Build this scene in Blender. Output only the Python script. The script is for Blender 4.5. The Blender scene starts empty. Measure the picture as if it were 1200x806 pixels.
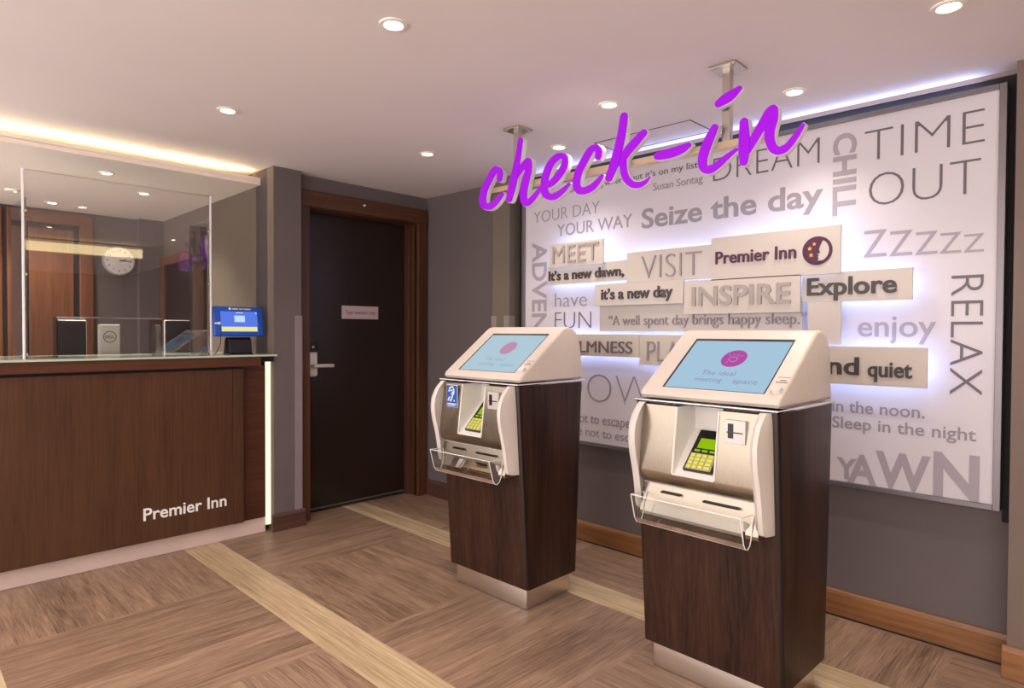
import bpy, bmesh, math, random
from mathutils import Matrix, Vector

random.seed(7)
SC = bpy.context.scene
COL = SC.collection

# ------------------------------------------------------------------ camera
CAM_H = 1.2
PITCH, YAW, ROLL = math.radians(1.034), math.radians(44.71), math.radians(0.246)
cd = bpy.data.cameras.new('camera')
cam = bpy.data.objects.new('camera', cd)
COL.objects.link(cam)
SC.camera = cam
cd.sensor_fit = 'HORIZONTAL'
cd.sensor_width = 36.0
cd.lens = 740.26 * 36.0 / 1200.0
cd.clip_start = 0.02
F0 = Vector((math.cos(YAW), math.sin(YAW), 0))
R0 = Vector((math.sin(YAW), -math.cos(YAW), 0))
U0 = Vector((0, 0, 1))
FW = F0 * math.cos(PITCH) - U0 * math.sin(PITCH)
UP = U0 * math.cos(PITCH) + F0 * math.sin(PITCH)
RT = R0 * math.cos(ROLL) + UP * math.sin(ROLL)
UU = UP * math.cos(ROLL) - R0 * math.sin(ROLL)
cam.matrix_world = Matrix(((RT.x, UU.x, -FW.x, 0), (RT.y, UU.y, -FW.y, 0), (RT.z, UU.z, -FW.z, CAM_H), (0, 0, 0, 1)))

# ------------------------------------------------------------------ world, exposure, light levels
SC.view_settings.view_transform = 'Standard'
SC.view_settings.look = 'None'
SC.view_settings.gamma = 1.0
SC.view_settings.exposure = 0.5
SC.view_settings.use_curve_mapping = False
W = bpy.data.worlds.new('ambient_fill')  # even ambient fill added to brighten the room from its open left side
SC.world = W
W.use_nodes = True
W.node_tree.nodes['Background'].inputs[0].default_value = (1.0, 0.945, 0.955, 1)
W.node_tree.nodes['Background'].inputs[1].default_value = 2.4
SPOT_W = 14.5          # each ceiling downlight
OFFICE_W = 34.0        # downlights over the desk
COVE_E = 24.0           # warm LED strip above the desk soffit
REAR_COVE_E = 3.5      # its twin on the opposite side of the lobby
HALO_E = 11.0           # cool LEDs behind the plaques
TOP_LED_E = 6.5        # cool LEDs on top of the message wall
try:
    SC.cycles.use_denoising = True
    SC.cycles.max_bounces = 10
    SC.cycles.transparent_max_bounces = 16
    SC.cycles.sample_clamp_indirect = 8.0
    SC.cycles.caustics_reflective = False
    SC.cycles.caustics_refractive = False
except Exception:
    pass

# ------------------------------------------------------------------ materials
def srgb(r, g, b):
    f = lambda c: ((c / 255 + 0.055) / 1.055) ** 2.4 if c / 255 > 0.04045 else c / 255 / 12.92
    return (f(r), f(g), f(b), 1)

def mat(name, col, rough=0.5, metal=0.0, emit=None, estr=0.0, noise=0.0, nscale=8.0, bump=0.0, coat=0.0, spec=0.5):
    m = bpy.data.materials.new(name)
    m.use_nodes = True
    nt = m.node_tree
    b = nt.nodes['Principled BSDF']
    b.inputs['Base Color'].default_value = col
    b.inputs['Roughness'].default_value = rough
    b.inputs['Metallic'].default_value = metal
    b.inputs['Specular IOR Level'].default_value = spec
    b.inputs['Coat Weight'].default_value = coat
    if emit:
        b.inputs['Emission Color'].default_value = emit
        b.inputs['Emission Strength'].default_value = estr
    if noise or bump:
        tc = nt.nodes.new('ShaderNodeTexCoord')
        n = nt.nodes.new('ShaderNodeTexNoise')
        n.inputs['Scale'].default_value = nscale
        n.inputs['Detail'].default_value = 5
        nt.links.new(tc.outputs['Object'], n.inputs['Vector'])
        if noise:
            r = nt.nodes.new('ShaderNodeValToRGB')
            r.color_ramp.elements[0].position = 0.3
            r.color_ramp.elements[1].position = 0.7
            r.color_ramp.elements[0].color = tuple(c * (1 - noise) for c in col[:3]) + (1,)
            r.color_ramp.elements[1].color = tuple(min(1, c * (1 + noise)) for c in col[:3]) + (1,)
            nt.links.new(n.outputs['Fac'], r.inputs['Fac'])
            nt.links.new(r.outputs['Color'], b.inputs['Base Color'])
        if bump:
            bp = nt.nodes.new('ShaderNodeBump')
            bp.inputs['Strength'].default_value = bump
            bp.inputs['Distance'].default_value = 0.002
            nt.links.new(n.outputs['Fac'], bp.inputs['Height'])
            nt.links.new(bp.outputs['Normal'], b.inputs['Normal'])
    return m

def wood(name, dark, light, axis, rough=0.4, grain=60.0, along=2.0, plank=0.0, coat=0.0, contrast=0.5, vary=0.0, spec=0.5):
    """grain runs along axis; plank > 0 adds plank joints of that width across it"""
    m = bpy.data.materials.new(name)
    m.use_nodes = True
    nt = m.node_tree
    L = nt.links.new
    b = nt.nodes['Principled BSDF']
    b.inputs['Roughness'].default_value = rough
    b.inputs['Coat Weight'].default_value = coat
    b.inputs['Specular IOR Level'].default_value = spec
    tc = nt.nodes.new('ShaderNodeTexCoord')
    mp = nt.nodes.new('ShaderNodeMapping')
    s = [grain] * 3
    s['XYZ'.index(axis)] = along
    mp.inputs['Scale'].default_value = s
    L(tc.outputs['Object'], mp.inputs['Vector'])
    n1 = nt.nodes.new('ShaderNodeTexNoise')
    n1.inputs['Scale'].default_value = 1.0
    n1.inputs['Detail'].default_value = 6
    n1.inputs['Roughness'].default_value = 0.72
    n1.inputs['Distortion'].default_value = 0.25
    L(mp.outputs['Vector'], n1.inputs['Vector'])
    mp2 = nt.nodes.new('ShaderNodeMapping')
    s2 = [grain * 0.16] * 3
    s2['XYZ'.index(axis)] = along * 0.5
    mp2.inputs['Scale'].default_value = s2
    L(tc.outputs['Object'], mp2.inputs['Vector'])
    n2 = nt.nodes.new('ShaderNodeTexNoise')
    n2.inputs['Scale'].default_value = 1.0
    n2.inputs['Detail'].default_value = 3
    L(mp2.outputs['Vector'], n2.inputs['Vector'])
    mx = nt.nodes.new('ShaderNodeMix')
    mx.data_type = 'FLOAT'
    mx.inputs[0].default_value = 0.32
    L(n1.outputs['Fac'], mx.inputs[2])
    L(n2.outputs['Fac'], mx.inputs[3])
    r = nt.nodes.new('ShaderNodeValToRGB')
    r.color_ramp.elements[0].position = 0.5 - contrast * 0.35
    r.color_ramp.elements[1].position = 0.5 + contrast * 0.35
    r.color_ramp.elements[0].color = dark
    r.color_ramp.elements[1].color = light
    fac = mx.outputs[0]
    if plank:
        sep = nt.nodes.new('ShaderNodeSeparateXYZ')
        L(tc.outputs['Object'], sep.inputs[0])
        across = {'X': 'Y', 'Y': 'X', 'Z': 'X'}[axis]
        dv = nt.nodes.new('ShaderNodeMath'); dv.operation = 'DIVIDE'
        dv.inputs[1].default_value = plank
        L(sep.outputs[across], dv.inputs[0])
        fl = nt.nodes.new('ShaderNodeMath'); fl.operation = 'FLOOR'
        L(dv.outputs[0], fl.inputs[0])
        wn = nt.nodes.new('ShaderNodeTexWhiteNoise'); wn.noise_dimensions = '1D'
        L(fl.outputs[0], wn.inputs['W'])
        ad = nt.nodes.new('ShaderNodeMath'); ad.operation = 'MULTIPLY_ADD'
        ad.inputs[1].default_value = vary
        L(wn.outputs['Value'], ad.inputs[0])
        sb = nt.nodes.new('ShaderNodeMath'); sb.operation = 'SUBTRACT'
        sb.inputs[1].default_value = vary * 0.5
        L(mx.outputs[0], sb.inputs[0])
        L(sb.outputs[0], ad.inputs[2])
        fr = nt.nodes.new('ShaderNodeMath'); fr.operation = 'FRACT'
        L(dv.outputs[0], fr.inputs[0])
        lt = nt.nodes.new('ShaderNodeMath'); lt.operation = 'LESS_THAN'
        lt.inputs[1].default_value = 0.03
        L(fr.outputs[0], lt.inputs[0])
        ml = nt.nodes.new('ShaderNodeMath'); ml.operation = 'MULTIPLY'
        ml.inputs[1].default_value = 0.05
        L(lt.outputs[0], ml.inputs[0])
        s3 = nt.nodes.new('ShaderNodeMath'); s3.operation = 'SUBTRACT'
        L(ad.outputs[0], s3.inputs[0]); L(ml.outputs[0], s3.inputs[1])
        fac = s3.outputs[0]
    L(fac, r.inputs['Fac'])
    L(r.outputs['Color'], b.inputs['Base Color'])
    bp = nt.nodes.new('ShaderNodeBump')
    bp.inputs['Strength'].default_value = 0.12
    bp.inputs['Distance'].default_value = 0.001
    L(n1.outputs['Fac'], bp.inputs['Height'])
    L(bp.outputs['Normal'], b.inputs['Normal'])
    return m

def brushed(name, col, axis, rough=0.32):
    m = bpy.data.materials.new(name)
    m.use_nodes = True
    nt = m.node_tree
    L = nt.links.new
    b = nt.nodes['Principled BSDF']
    b.inputs['Metallic'].default_value = 1.0
    tc = nt.nodes.new('ShaderNodeTexCoord')
    mp = nt.nodes.new('ShaderNodeMapping')
    s = [260.0] * 3
    s['XYZ'.index(axis)] = 3.0
    mp.inputs['Scale'].default_value = s
    L(tc.outputs['Object'], mp.inputs['Vector'])
    n = nt.nodes.new('ShaderNodeTexNoise')
    n.inputs['Scale'].default_value = 1.0
    L(mp.outputs['Vector'], n.inputs['Vector'])
    mr = nt.nodes.new('ShaderNodeMapRange')
    mr.inputs[3].default_value = rough - 0.08
    mr.inputs[4].default_value = rough + 0.1
    L(n.outputs['Fac'], mr.inputs[0])
    L(mr.outputs[0], b.inputs['Roughness'])
    r = nt.nodes.new('ShaderNodeValToRGB')
    r.color_ramp.elements[0].color = tuple(c * 0.88 for c in col[:3]) + (1,)
    r.color_ramp.elements[1].color = tuple(min(1, c * 1.1) for c in col[:3]) + (1,)
    L(n.outputs['Fac'], r.inputs['Fac'])
    L(r.outputs['Color'], b.inputs['Base Color'])
    return m

def clear(name, tint=(0.96, 0.97, 0.96), refl=1.0, ior=1.5, rough=0.0):
    """thin clear sheet: transparent with fresnel reflection"""
    m = bpy.data.materials.new(name)
    m.use_nodes = True
    nt = m.node_tree
    nt.nodes.clear()
    out = nt.nodes.new('ShaderNodeOutputMaterial')
    tr = nt.nodes.new('ShaderNodeBsdfTransparent')
    tr.inputs[0].default_value = (*tint, 1)
    gl = nt.nodes.new('ShaderNodeBsdfGlossy')
    gl.inputs['Roughness'].default_value = rough
    gl.inputs['Color'].default_value = (refl, refl, refl, 1)
    fr = nt.nodes.new('ShaderNodeFresnel')
    fr.inputs['IOR'].default_value = ior
    mx = nt.nodes.new('ShaderNodeMixShader')
    nt.links.new(fr.outputs[0], mx.inputs[0])
    nt.links.new(tr.outputs[0], mx.inputs[1])
    nt.links.new(gl.outputs[0], mx.inputs[2])
    nt.links.new(mx.outputs[0], out.inputs[0])
    return m

def glow(name, col, strength):
    m = bpy.data.materials.new(name)
    m.use_nodes = True
    nt = m.node_tree
    nt.nodes.clear()
    out = nt.nodes.new('ShaderNodeOutputMaterial')
    e = nt.nodes.new('ShaderNodeEmission')
    e.inputs[0].default_value = col
    e.inputs[1].default_value = strength
    nt.links.new(e.outputs[0], out.inputs[0])
    return m

M = {}
M['wall'] = mat('grey_wall_paint', srgb(104, 93, 92), 0.75, noise=0.05, nscale=3, bump=0.05)
M['wall_olive'] = mat('taupe_wall_paint', srgb(112, 100, 87), 0.75, noise=0.05, nscale=3, bump=0.05)
M['wall_brown'] = mat('warm_brown_wall_paint', srgb(120, 102, 92), 0.7, noise=0.04, nscale=3)
M['ceiling'] = mat('white_ceiling_paint', srgb(234, 224, 222), 0.85, noise=0.015, nscale=2)
M['soffit'] = mat('white_soffit_paint', srgb(236, 224, 214), 0.85, noise=0.015, nscale=2)
M['plank_x'] = wood('walnut_plank_floor', srgb(94, 71, 56), srgb(188, 155, 128), 'X', 0.4, 190, 6.0, 0.125, vary=0.08, contrast=0.5)
M['plank_y'] = wood('walnut_plank_floor_turned', srgb(94, 71, 56), srgb(188, 155, 128), 'Y', 0.4, 190, 6.0, 0.125, vary=0.08, contrast=0.5)
M['plank_light'] = wood('pale_plank_floor', srgb(160, 133, 98), srgb(228, 204, 166), 'Y', 0.42, 110, 3.0, 0.045, vary=0.14, contrast=0.5)
M['skirt_oak'] = wood('oak_skirting', srgb(104, 64, 34), srgb(160, 110, 66), 'Y', 0.45, 60, 2.5)
M['skirt_dark'] = wood('walnut_skirting', srgb(62, 38, 31), srgb(104, 70, 58), 'X', 0.45, 40, 1.5)
M['door_wood'] = wood('dark_veneer_door', srgb(25, 15, 12), srgb(46, 30, 24), 'Z', 0.3, 60, 2, contrast=0.9)
M['frame_wood'] = wood('brown_door_frame_wood', srgb(54, 30, 17), srgb(98, 60, 37), 'Z', 0.4, 45, 1.6)
M['frame_wood_x'] = wood('brown_door_frame_wood_level', srgb(54, 30, 17), srgb(98, 60, 37), 'X', 0.4, 45, 1.6)
M['office_wood'] = wood('reddish_office_door_wood', srgb(84, 48, 30), srgb(136, 88, 60), 'Z', 0.4, 45, 1.6)
M['office_wood_x'] = wood('reddish_office_door_wood_level', srgb(84, 48, 30), srgb(136, 88, 60), 'X', 0.4, 45, 1.6)
M['desk_wood'] = wood('walnut_desk_veneer', srgb(52, 30, 19), srgb(102, 66, 46), 'Z', 0.36, 100, 3.5, contrast=0.7)
M['desk_edge'] = wood('walnut_desk_edge', srgb(58, 28, 16), srgb(98, 57, 37), 'X', 0.4, 60, 2.0)
M['kiosk_wood'] = wood('espresso_kiosk_veneer', srgb(18, 9, 7), srgb(74, 47, 35), 'Z', 0.36, 90, 3.0, contrast=0.5, spec=0.25)
M['kiosk_edge'] = mat('espresso_kiosk_edge', srgb(30, 20, 18), 0.3)
M['kiosk_white'] = mat('cream_plastic', srgb(220, 207, 194), 0.42, noise=0.01, nscale=30, coat=0.0, spec=0.35)
M['kiosk_cheek'] = mat('white_cheek_plastic', srgb(222, 212, 203), 0.35, noise=0.01, nscale=30, coat=0.2)
M['aluminium'] = brushed('brushed_aluminium', srgb(226, 214, 202), 'Y', 0.34)
M['fascia'] = brushed('brushed_steel_fascia', srgb(168, 155, 137), 'Z', 0.3)
M['steel'] = brushed('satin_steel', srgb(200, 190, 180), 'Z', 0.3)
M['rail'] = brushed('satin_steel_rail', srgb(208, 184, 150), 'Y', 0.35)
M['plinth'] = mat('pale_desk_plinth', srgb(232, 208, 196), 0.38, noise=0.03, nscale=6)
M['letter_white'] = mat('bright_white_lettering', srgb(252, 250, 248), 0.5)
M['black'] = mat('black_plastic', srgb(16, 14, 16), 0.35, bump=0.03, nscale=200)
M['dark_glass'] = mat('dark_monitor_plastic', srgb(44, 42, 46), 0.3, noise=0.05)
M['silver'] = mat('silver_plastic', srgb(206, 200, 194), 0.35, 0.2, noise=0.03)
M['white'] = mat('white_paint', srgb(240, 236, 232), 0.45, noise=0.01)
M['clear'] = clear('clear_acrylic', (0.93, 0.93, 0.92), 1.0, 1.5)
M['pane'] = clear('screen_glass', (0.95, 0.95, 0.95), 1.0, 1.75)
M['edge_glint'] = mat('painted_acrylic_glint', srgb(246, 240, 238), 0.15, emit=None)  # opaque white paints in the light that clear edges catch
M['glass_top'] = mat('frosted_glass_top', srgb(206, 212, 196), 0.12, noise=0.02)
M['glass_edge'] = mat('green_glass_edge', srgb(188, 206, 184), 0.2)
M['board'] = mat('white_board_print', srgb(212, 204, 208), 0.5, noise=0.01, nscale=3)
M['plaque'] = mat('cream_plaque', srgb(202, 191, 182), 0.5, noise=0.012, nscale=6)
M['frame_grey'] = mat('grey_metal_frame', srgb(128, 120, 122), 0.35, 0.6, noise=0.05)
M['ink_dark'] = mat('dark_grey_lettering', srgb(104, 94, 100), 0.5)
M['ink_mid'] = mat('mid_grey_lettering', srgb(150, 141, 146), 0.5)
M['ink_light'] = mat('pale_grey_lettering', srgb(164, 153, 161), 0.5)
M['ink_grey'] = mat('warm_grey_lettering', srgb(164, 153, 148), 0.5)
M['ink_black'] = mat('charcoal_lettering', srgb(66, 58, 58), 0.5)
M['ink_purple'] = mat('plum_lettering', srgb(78, 24, 62), 0.5)
M['star'] = mat('gold_star', srgb(236, 170, 40), 0.5)
M['purple'] = mat('violet_sign_face', srgb(150, 10, 205), 0.4, emit=srgb(160, 20, 225), estr=0.20, spec=0.15)
M['sign_side'] = mat('white_sign_return', srgb(228, 226, 224), 0.4)
M['lamp'] = glow('lamp_glow', (1.0, 0.90, 0.74, 1), 12.0)
M['lamp_ring'] = mat('white_lamp_ring', srgb(238, 230, 222), 0.4, noise=0.01)
M['cove'] = glow('warm_led_strip', (1.0, 0.76, 0.42, 1), COVE_E)
M['cove_rear'] = glow('warm_led_diffuser', (1.0, 0.78, 0.42, 1), REAR_COVE_E)
M['led_cool'] = glow('cool_led_strip', (0.36, 0.50, 1.0, 1), HALO_E)
M['led_top'] = glow('cool_led_strip_top', (0.44, 0.54, 1.0, 1), TOP_LED_E)
M['led_desk'] = glow('warm_led_desk_strip', (1.0, 0.86, 0.66, 1), 0.85)
M['screen'] = glow('kiosk_screen_blue', srgb(172, 204, 226), 0.66)
M['screen_pale'] = glow('kiosk_screen_pale_blue', srgb(182, 208, 222), 0.66)
M['pink'] = glow('magenta_disc', srgb(186, 84, 170), 0.63)
M['pink_pale'] = glow('rose_disc', srgb(204, 150, 184), 0.63)
M['pink_line'] = glow('magenta_drawing', srgb(224, 160, 214), 0.63)
M['screen_text'] = glow('lilac_screen_text', srgb(146, 140, 188), 0.63)
M['screen_text_pale'] = glow('pale_screen_text', srgb(158, 182, 206), 0.63)
M['lcd'] = glow('lime_lcd', srgb(160, 204, 20), 0.59)
M['key'] = mat('lime_keys', srgb(196, 196, 84), 0.4, emit=srgb(206, 208, 80), estr=0.16)
M['keybed'] = mat('steel_key_bed', srgb(176, 170, 140), 0.4, 0.5)
M['blue'] = mat('blue_tablet_case', srgb(28, 86, 190), 0.4, noise=0.03)
M['blue_screen'] = glow('tablet_screen_blue', srgb(92, 124, 232), 0.70)
M['yellow_bar'] = glow('tablet_yellow_bar', srgb(240, 232, 150), 0.70)
M['white_block'] = glow('tablet_white_panel', srgb(196, 222, 250), 0.70)
M['yellow_text'] = mat('yellow_print', srgb(230, 214, 130), 0.5)
M['sticker'] = mat('blue_sticker', srgb(24, 92, 178), 0.4)
M['sign_plate'] = mat('pink_grey_door_plate', srgb(206, 184, 186), 0.4, 0.2, noise=0.02)
M['guard'] = mat('pale_grey_corner_guard', srgb(140, 126, 130), 0.5, noise=0.02)
M['guard_olive'] = mat('taupe_corner_guard', srgb(142, 130, 122), 0.5, noise=0.02)
M['strip_trim'] = mat('beige_shadow_trim', srgb(150, 128, 112), 0.6, noise=0.03)
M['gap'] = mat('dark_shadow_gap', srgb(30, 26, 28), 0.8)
M['recess'] = mat('white_recess', srgb(232, 226, 218), 0.4)
M['clock_face'] = mat('white_clock_face', srgb(238, 232, 230), 0.4)
M['green_led'] = glow('green_led', (0.3, 1.0, 0.25, 1), 2.0)
M['cable'] = mat('black_cable', srgb(40, 36, 34), 0.5)

# ------------------------------------------------------------------ mesh builder
class MB:
    def __init__(self):
        self.bm = bmesh.new()
        self.mats = []

    def mi(self, m):
        if m not in self.mats:
            self.mats.append(m)
        return self.mats.index(m)

    def face(self, pts, m):
        vs = [self.bm.verts.new(p) for p in pts]
        f = self.bm.faces.new(vs)
        f.material_index = self.mi(m)
        return f

    def box(self, x0, x1, y0, y1, z0, z1, m, bev=0.0, seg=2, rot=None):
        r = bmesh.ops.create_cube(self.bm, size=1.0)
        vs = r['verts']
        sc = Vector((x1 - x0, y1 - y0, z1 - z0))
        c = Vector(((x0 + x1) / 2, (y0 + y1) / 2, (z0 + z1) / 2))
        for v in vs:
            v.co = Vector((v.co.x * sc.x, v.co.y * sc.y, v.co.z * sc.z))
        fs = {f for v in vs for f in v.link_faces}
        k = self.mi(m)
        for f in fs:
            f.material_index = k
        if bev:
            es = list({e for v in vs for e in v.link_edges})
            r2 = bmesh.ops.bevel(self.bm, geom=es, offset=bev, segments=seg, affect='EDGES', profile=0.5, material=k)
            vs = list({v for f in r2['faces'] for v in f.verts} | {v for v in vs if v.is_valid})
        for v in vs:
            if rot is not None:
                v.co = rot @ v.co
            v.co = v.co + c
        return vs

    def prism(self, poly, a0, a1, axis, m, bev=0.0, side=None):
        """poly: 2-D outline; axis: extrusion axis. X:(y,z) Y:(x,z) Z:(x,y)"""
        def P(p, a):
            return {'X': (a, p[0], p[1]), 'Y': (p[0], a, p[1]), 'Z': (p[0], p[1], a)}[axis]
        A = [self.bm.verts.new(P(p, a0)) for p in poly]
        B = [self.bm.verts.new(P(p, a1)) for p in poly]
        k = self.mi(m)
        ks = self.mi(side) if side else k
        fs = []
        f = self.bm.faces.new(A); f.material_index = k; fs.append(f)
        f = self.bm.faces.new(list(reversed(B))); f.material_index = k; fs.append(f)
        n = len(poly)
        for i in range(n):
            f = self.bm.faces.new((A[i], B[i], B[(i + 1) % n], A[(i + 1) % n]))
            f.material_index = ks
            fs.append(f)
        bmesh.ops.recalc_face_normals(self.bm, faces=fs)
        if bev:
            es = list({e for f in fs for e in f.edges if e.calc_face_angle(0) > 0.5})
            bmesh.ops.bevel(self.bm, geom=es, offset=bev, segments=3, affect='EDGES', profile=0.5, material=-1)

    def cyl(self, p0, p1, r, m, seg=16, r2=None):
        p0, p1 = Vector(p0), Vector(p1)
        d = p1 - p0
        q = d.to_track_quat('Z', 'Y').to_matrix().to_4x4()
        mt = Matrix.Translation((p0 + p1) / 2) @ q
        r_ = bmesh.ops.create_cone(self.bm, cap_ends=True, segments=seg, radius1=r, radius2=r if r2 is None else r2, depth=d.length, matrix=mt)
        k = self.mi(m)
        for f in {f for v in r_['verts'] for f in v.link_faces}:
            f.material_index = k

    def tube(self, pts, r, m, seg=8):
        pts = [Vector(p) for p in pts]
        k = self.mi(m)
        rings = []
        for i, p in enumerate(pts):
            t = (pts[min(i + 1, len(pts) - 1)] - pts[max(i - 1, 0)]).normalized()
            a = t.cross(Vector((0.31, 0.52, 0.79))).normalized()
            b = t.cross(a)
            rings.append([self.bm.verts.new(p + (a * math.cos(2 * math.pi * j / seg) + b * math.sin(2 * math.pi * j / seg)) * r) for j in range(seg)])
        for A, B in zip(rings, rings[1:]):
            for j in range(seg):
                f = self.bm.faces.new((A[j], A[(j + 1) % seg], B[(j + 1) % seg], B[j]))
                f.material_index = k
        for R in (rings[0], rings[-1]):
            f = self.bm.faces.new(R)
            f.material_index = k

    def build(self, name, parent=None, smooth=False):
        bmesh.ops.recalc_face_normals(self.bm, faces=self.bm.faces[:])
        me = bpy.data.meshes.new(name)
        self.bm.to_mesh(me)
        self.bm.free()
        for m in self.mats:
            me.materials.append(m)
        if smooth:
            for p in me.polygons:
                p.use_smooth = True
            try:
                me.set_sharp_from_angle(angle=math.radians(35))
            except Exception:
                pass
        o = bpy.data.objects.new(name, me)
        COL.objects.link(o)
        if parent:
            o.parent = parent
        return o

def tag(o, label=None, cat=None, group=None, kind=None):
    if label: o['label'] = label
    if cat: o['category'] = cat
    if group: o['group'] = group
    if kind: o['kind'] = kind
    return o

def empty(name, loc, rz=0.0):
    o = bpy.data.objects.new(name, None)
    o.empty_display_size = 0.1
    COL.objects.link(o)
    o.location = loc
    o.rotation_euler = (0, 0, rz)
    return o

def structure(o, label=None):
    o['kind'] = 'structure'
    if label: o['label'] = label
    return o

# ------------------------------------------------------------------ lettering
def _text_raw(s, weight, depth):
    cu = bpy.data.curves.new('lettering', 'FONT')
    cu.body = s
    cu.size = 1.0
    cu.offset = weight
    cu.extrude = 0.5
    cu.resolution_u = 4
    ob = bpy.data.objects.new('lettering', cu)
    COL.objects.link(ob)
    dg = bpy.context.evaluated_depsgraph_get()
    dg.update()
    me = bpy.data.meshes.new_from_object(ob.evaluated_get(dg))
    bpy.data.objects.remove(ob)
    bpy.data.curves.remove(cu)
    return me

_h = _text_raw('H', 0, 0)
CAPH = max(v.co.y for v in _h.vertices) - min(v.co.y for v in _h.vertices)
bpy.data.meshes.remove(_h)

def lettering(s, origin, right, up, normal, depth, m, weight=0.0, parent=None, name='lettering', slant=0.0):
    """origin: baseline left; right: vector over the full width; up: vector of one cap height; letters rise depth along normal"""
    me = _text_raw(s, weight, depth)
    origin, right, up, normal = Vector(origin), Vector(right), Vector(up), Vector(normal)
    x0 = min(v.co.x for v in me.vertices)
    x1 = max(v.co.x for v in me.vertices)
    for v in me.vertices:
        u = (v.co.x - x0) / (x1 - x0)
        h = v.co.y / CAPH
        w = (v.co.z + 0.5)
        v.co = origin + right * u + up * h + normal * (w * depth) + right.normalized() * (slant * h * up.length)
    me.materials.clear()
    me.materials.append(m)
    bm = bmesh.new(); bm.from_mesh(me)
    bmesh.ops.recalc_face_normals(bm, faces=bm.faces[:])
    bm.to_mesh(me); bm.free()
    me.name = name
    o = bpy.data.objects.new(name, me)
    COL.objects.link(o)
    if parent: o.parent = parent
    return o

def wall_text(s, yl, yr, zb, zc, weight, tone, x, parent, depth=0.003):
    return lettering(s, (x, yl, zb), (0, yr - yl, 0), (0, 0, zc - zb), (-1, 0, 0), depth, M['ink_' + tone], weight, parent)

# ================================================================== SETTING
XW, YD = 2.885, 3.75          # message wall, door wall
YB = 5.75                     # back office wall
XS = 1.68                     # partition beside the desk
cz = lambda y: 2.14 + 0.0125 * y

# floor: basket-weave walnut planks between pale strips
mb = MB()
xs = [-1.6, -1.5, -1.4, -0.94, -0.76, 0.125, 0.303, 1.185, 1.372, 2.25, 2.42, 2.85, 3.2]
light = {1, 3, 5, 7, 9}
ys = [-4.2, -3.78, -2.93, -2.08, -1.23, -0.38, 0.47, 1.32, 2.17, 3.02, 3.87, 4.72, 5.9]
for i in range(len(xs) - 1):
    for j in range(len(ys) - 1):
        if i in light:
            m = M['plank_light']
        elif i == 11:
            m = M['plank_light'] if False else M['plank_y']
        else:
            m = M['plank_x'] if ((i // 2) + j) % 2 == 1 else M['plank_y']
        mb.face([(xs[i], ys[j], 0), (xs[i + 1], ys[j], 0), (xs[i + 1], ys[j + 1], 0), (xs[i], ys[j + 1], 0)], m)
bmesh.ops.remove_doubles(mb.bm, verts=mb.bm.verts[:], dist=1e-4)
structure(mb.build('floor'))

mb = MB()
for (x0, x1, y0, y1) in [(-1.6, 3.2, -4.2, 5.9)]:  # ceiling and floor stop short on the left to let the world fill in
    mb.prism([(y0, cz(y0)), (y1, cz(y1)), (y1, cz(y1) + 0.12), (y0, cz(y0) + 0.12)], x0, x1, 'X', M['ceiling'])
structure(mb.build('ceiling'))

mb = MB(); mb.box(XW, 3.1, -4.2, 3.95, 0, 2.25, M['wall']); structure(mb.build('wall_right'))
# door wall with opening
DX0, DX1, DZ = 1.93, 2.80, 2.0
mb = MB()
mb.box(XS, DX0, YD, YD + 0.16, 0, 2.25, M['wall'])
mb.box(DX1, XW + 0.02, YD, YD + 0.16, 0, 2.25, M['wall'])
mb.box(DX0, DX1, YD, YD + 0.16, DZ, 2.25, M['wall'])
structure(mb.build('wall_back'))
mb = MB(); mb.box(1.86, 2.95, 3.915, 3.95, 0, 2.25, M['gap']); structure(mb.build('door_light_block'))  # unseen dark board added to stop light leaking under the door
mb = MB(); mb.box(XS, 1.855, 3.665, YB + 0.1, 0, 2.25, M['wall']); pil = structure(mb.build('wall_partition'))
# the partition's side facing the desk is painted taupe
pil.data.materials.append(M['wall_olive'])
for p in pil.data.polygons:
    if p.normal.x < -0.9: p.material_index = 1
mb = MB(); mb.box(-1.6, XS, YB, YB + 0.1, 0, 2.25, M['wall']); structure(mb.build('wall_office'))
mb = MB(); mb.box(1.5, XS, YB - 0.06, YB, 0, 2.1, M['wall']); structure(mb.build('trim_1'))
mb = MB(); mb.box(-1.6, 3.2, -4.3, -4.2, 0, 2.3, M['wall']); structure(mb.build('wall_front'))
# pilasters framing the message wall
mb = MB(); mb.box(2.783, XW, 2.781, 2.932, 0, 2.2, M['wall_olive']); structure(mb.build('wall_pilaster_left'))
mb = MB(); mb.box(2.783, XW, -0.9, 0.309, 0, 2.2, M['wall_brown']); structure(mb.build('wall_pilaster_right'))
# beige trim below the ceiling over the message wall
mb = MB(); mb.prism([(0.309, cz(0.309) - 0.016), (2.781, cz(2.781) - 0.016), (2.781, cz(2.781) + 0.01), (0.309, cz(0.309) + 0.01)], 2.868, XW, 'X', M['strip_trim']); structure(mb.build('trim_2'))
mb = MB(); mb.prism([(0.309, 2.088), (2.781, 2.088), (2.781, cz(2.781) - 0.016), (0.309, cz(0.309) - 0.016)], 2.876, XW, 'X', M['gap']); structure(mb.build('trim_6'))  # dark strip painting in the shade above the panel frame
mb = MB(); mb.box(2.876, XW, 2.716, 2.781, 0.10, 2.088, M['gap']); mb.box(2.876, XW, 0.309, 0.340, 0.52, 2.088, M['gap']); structure(mb.build('trim_7'))  # dark strips painting in the shade either side of the panel frame

def skirt_profile(t=0.019, h=0.113):
    return [(0, 0), (t, 0), (t, h - 0.018), (t - 0.004, h - 0.006), (t - 0.010, h), (0, h)]

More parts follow.
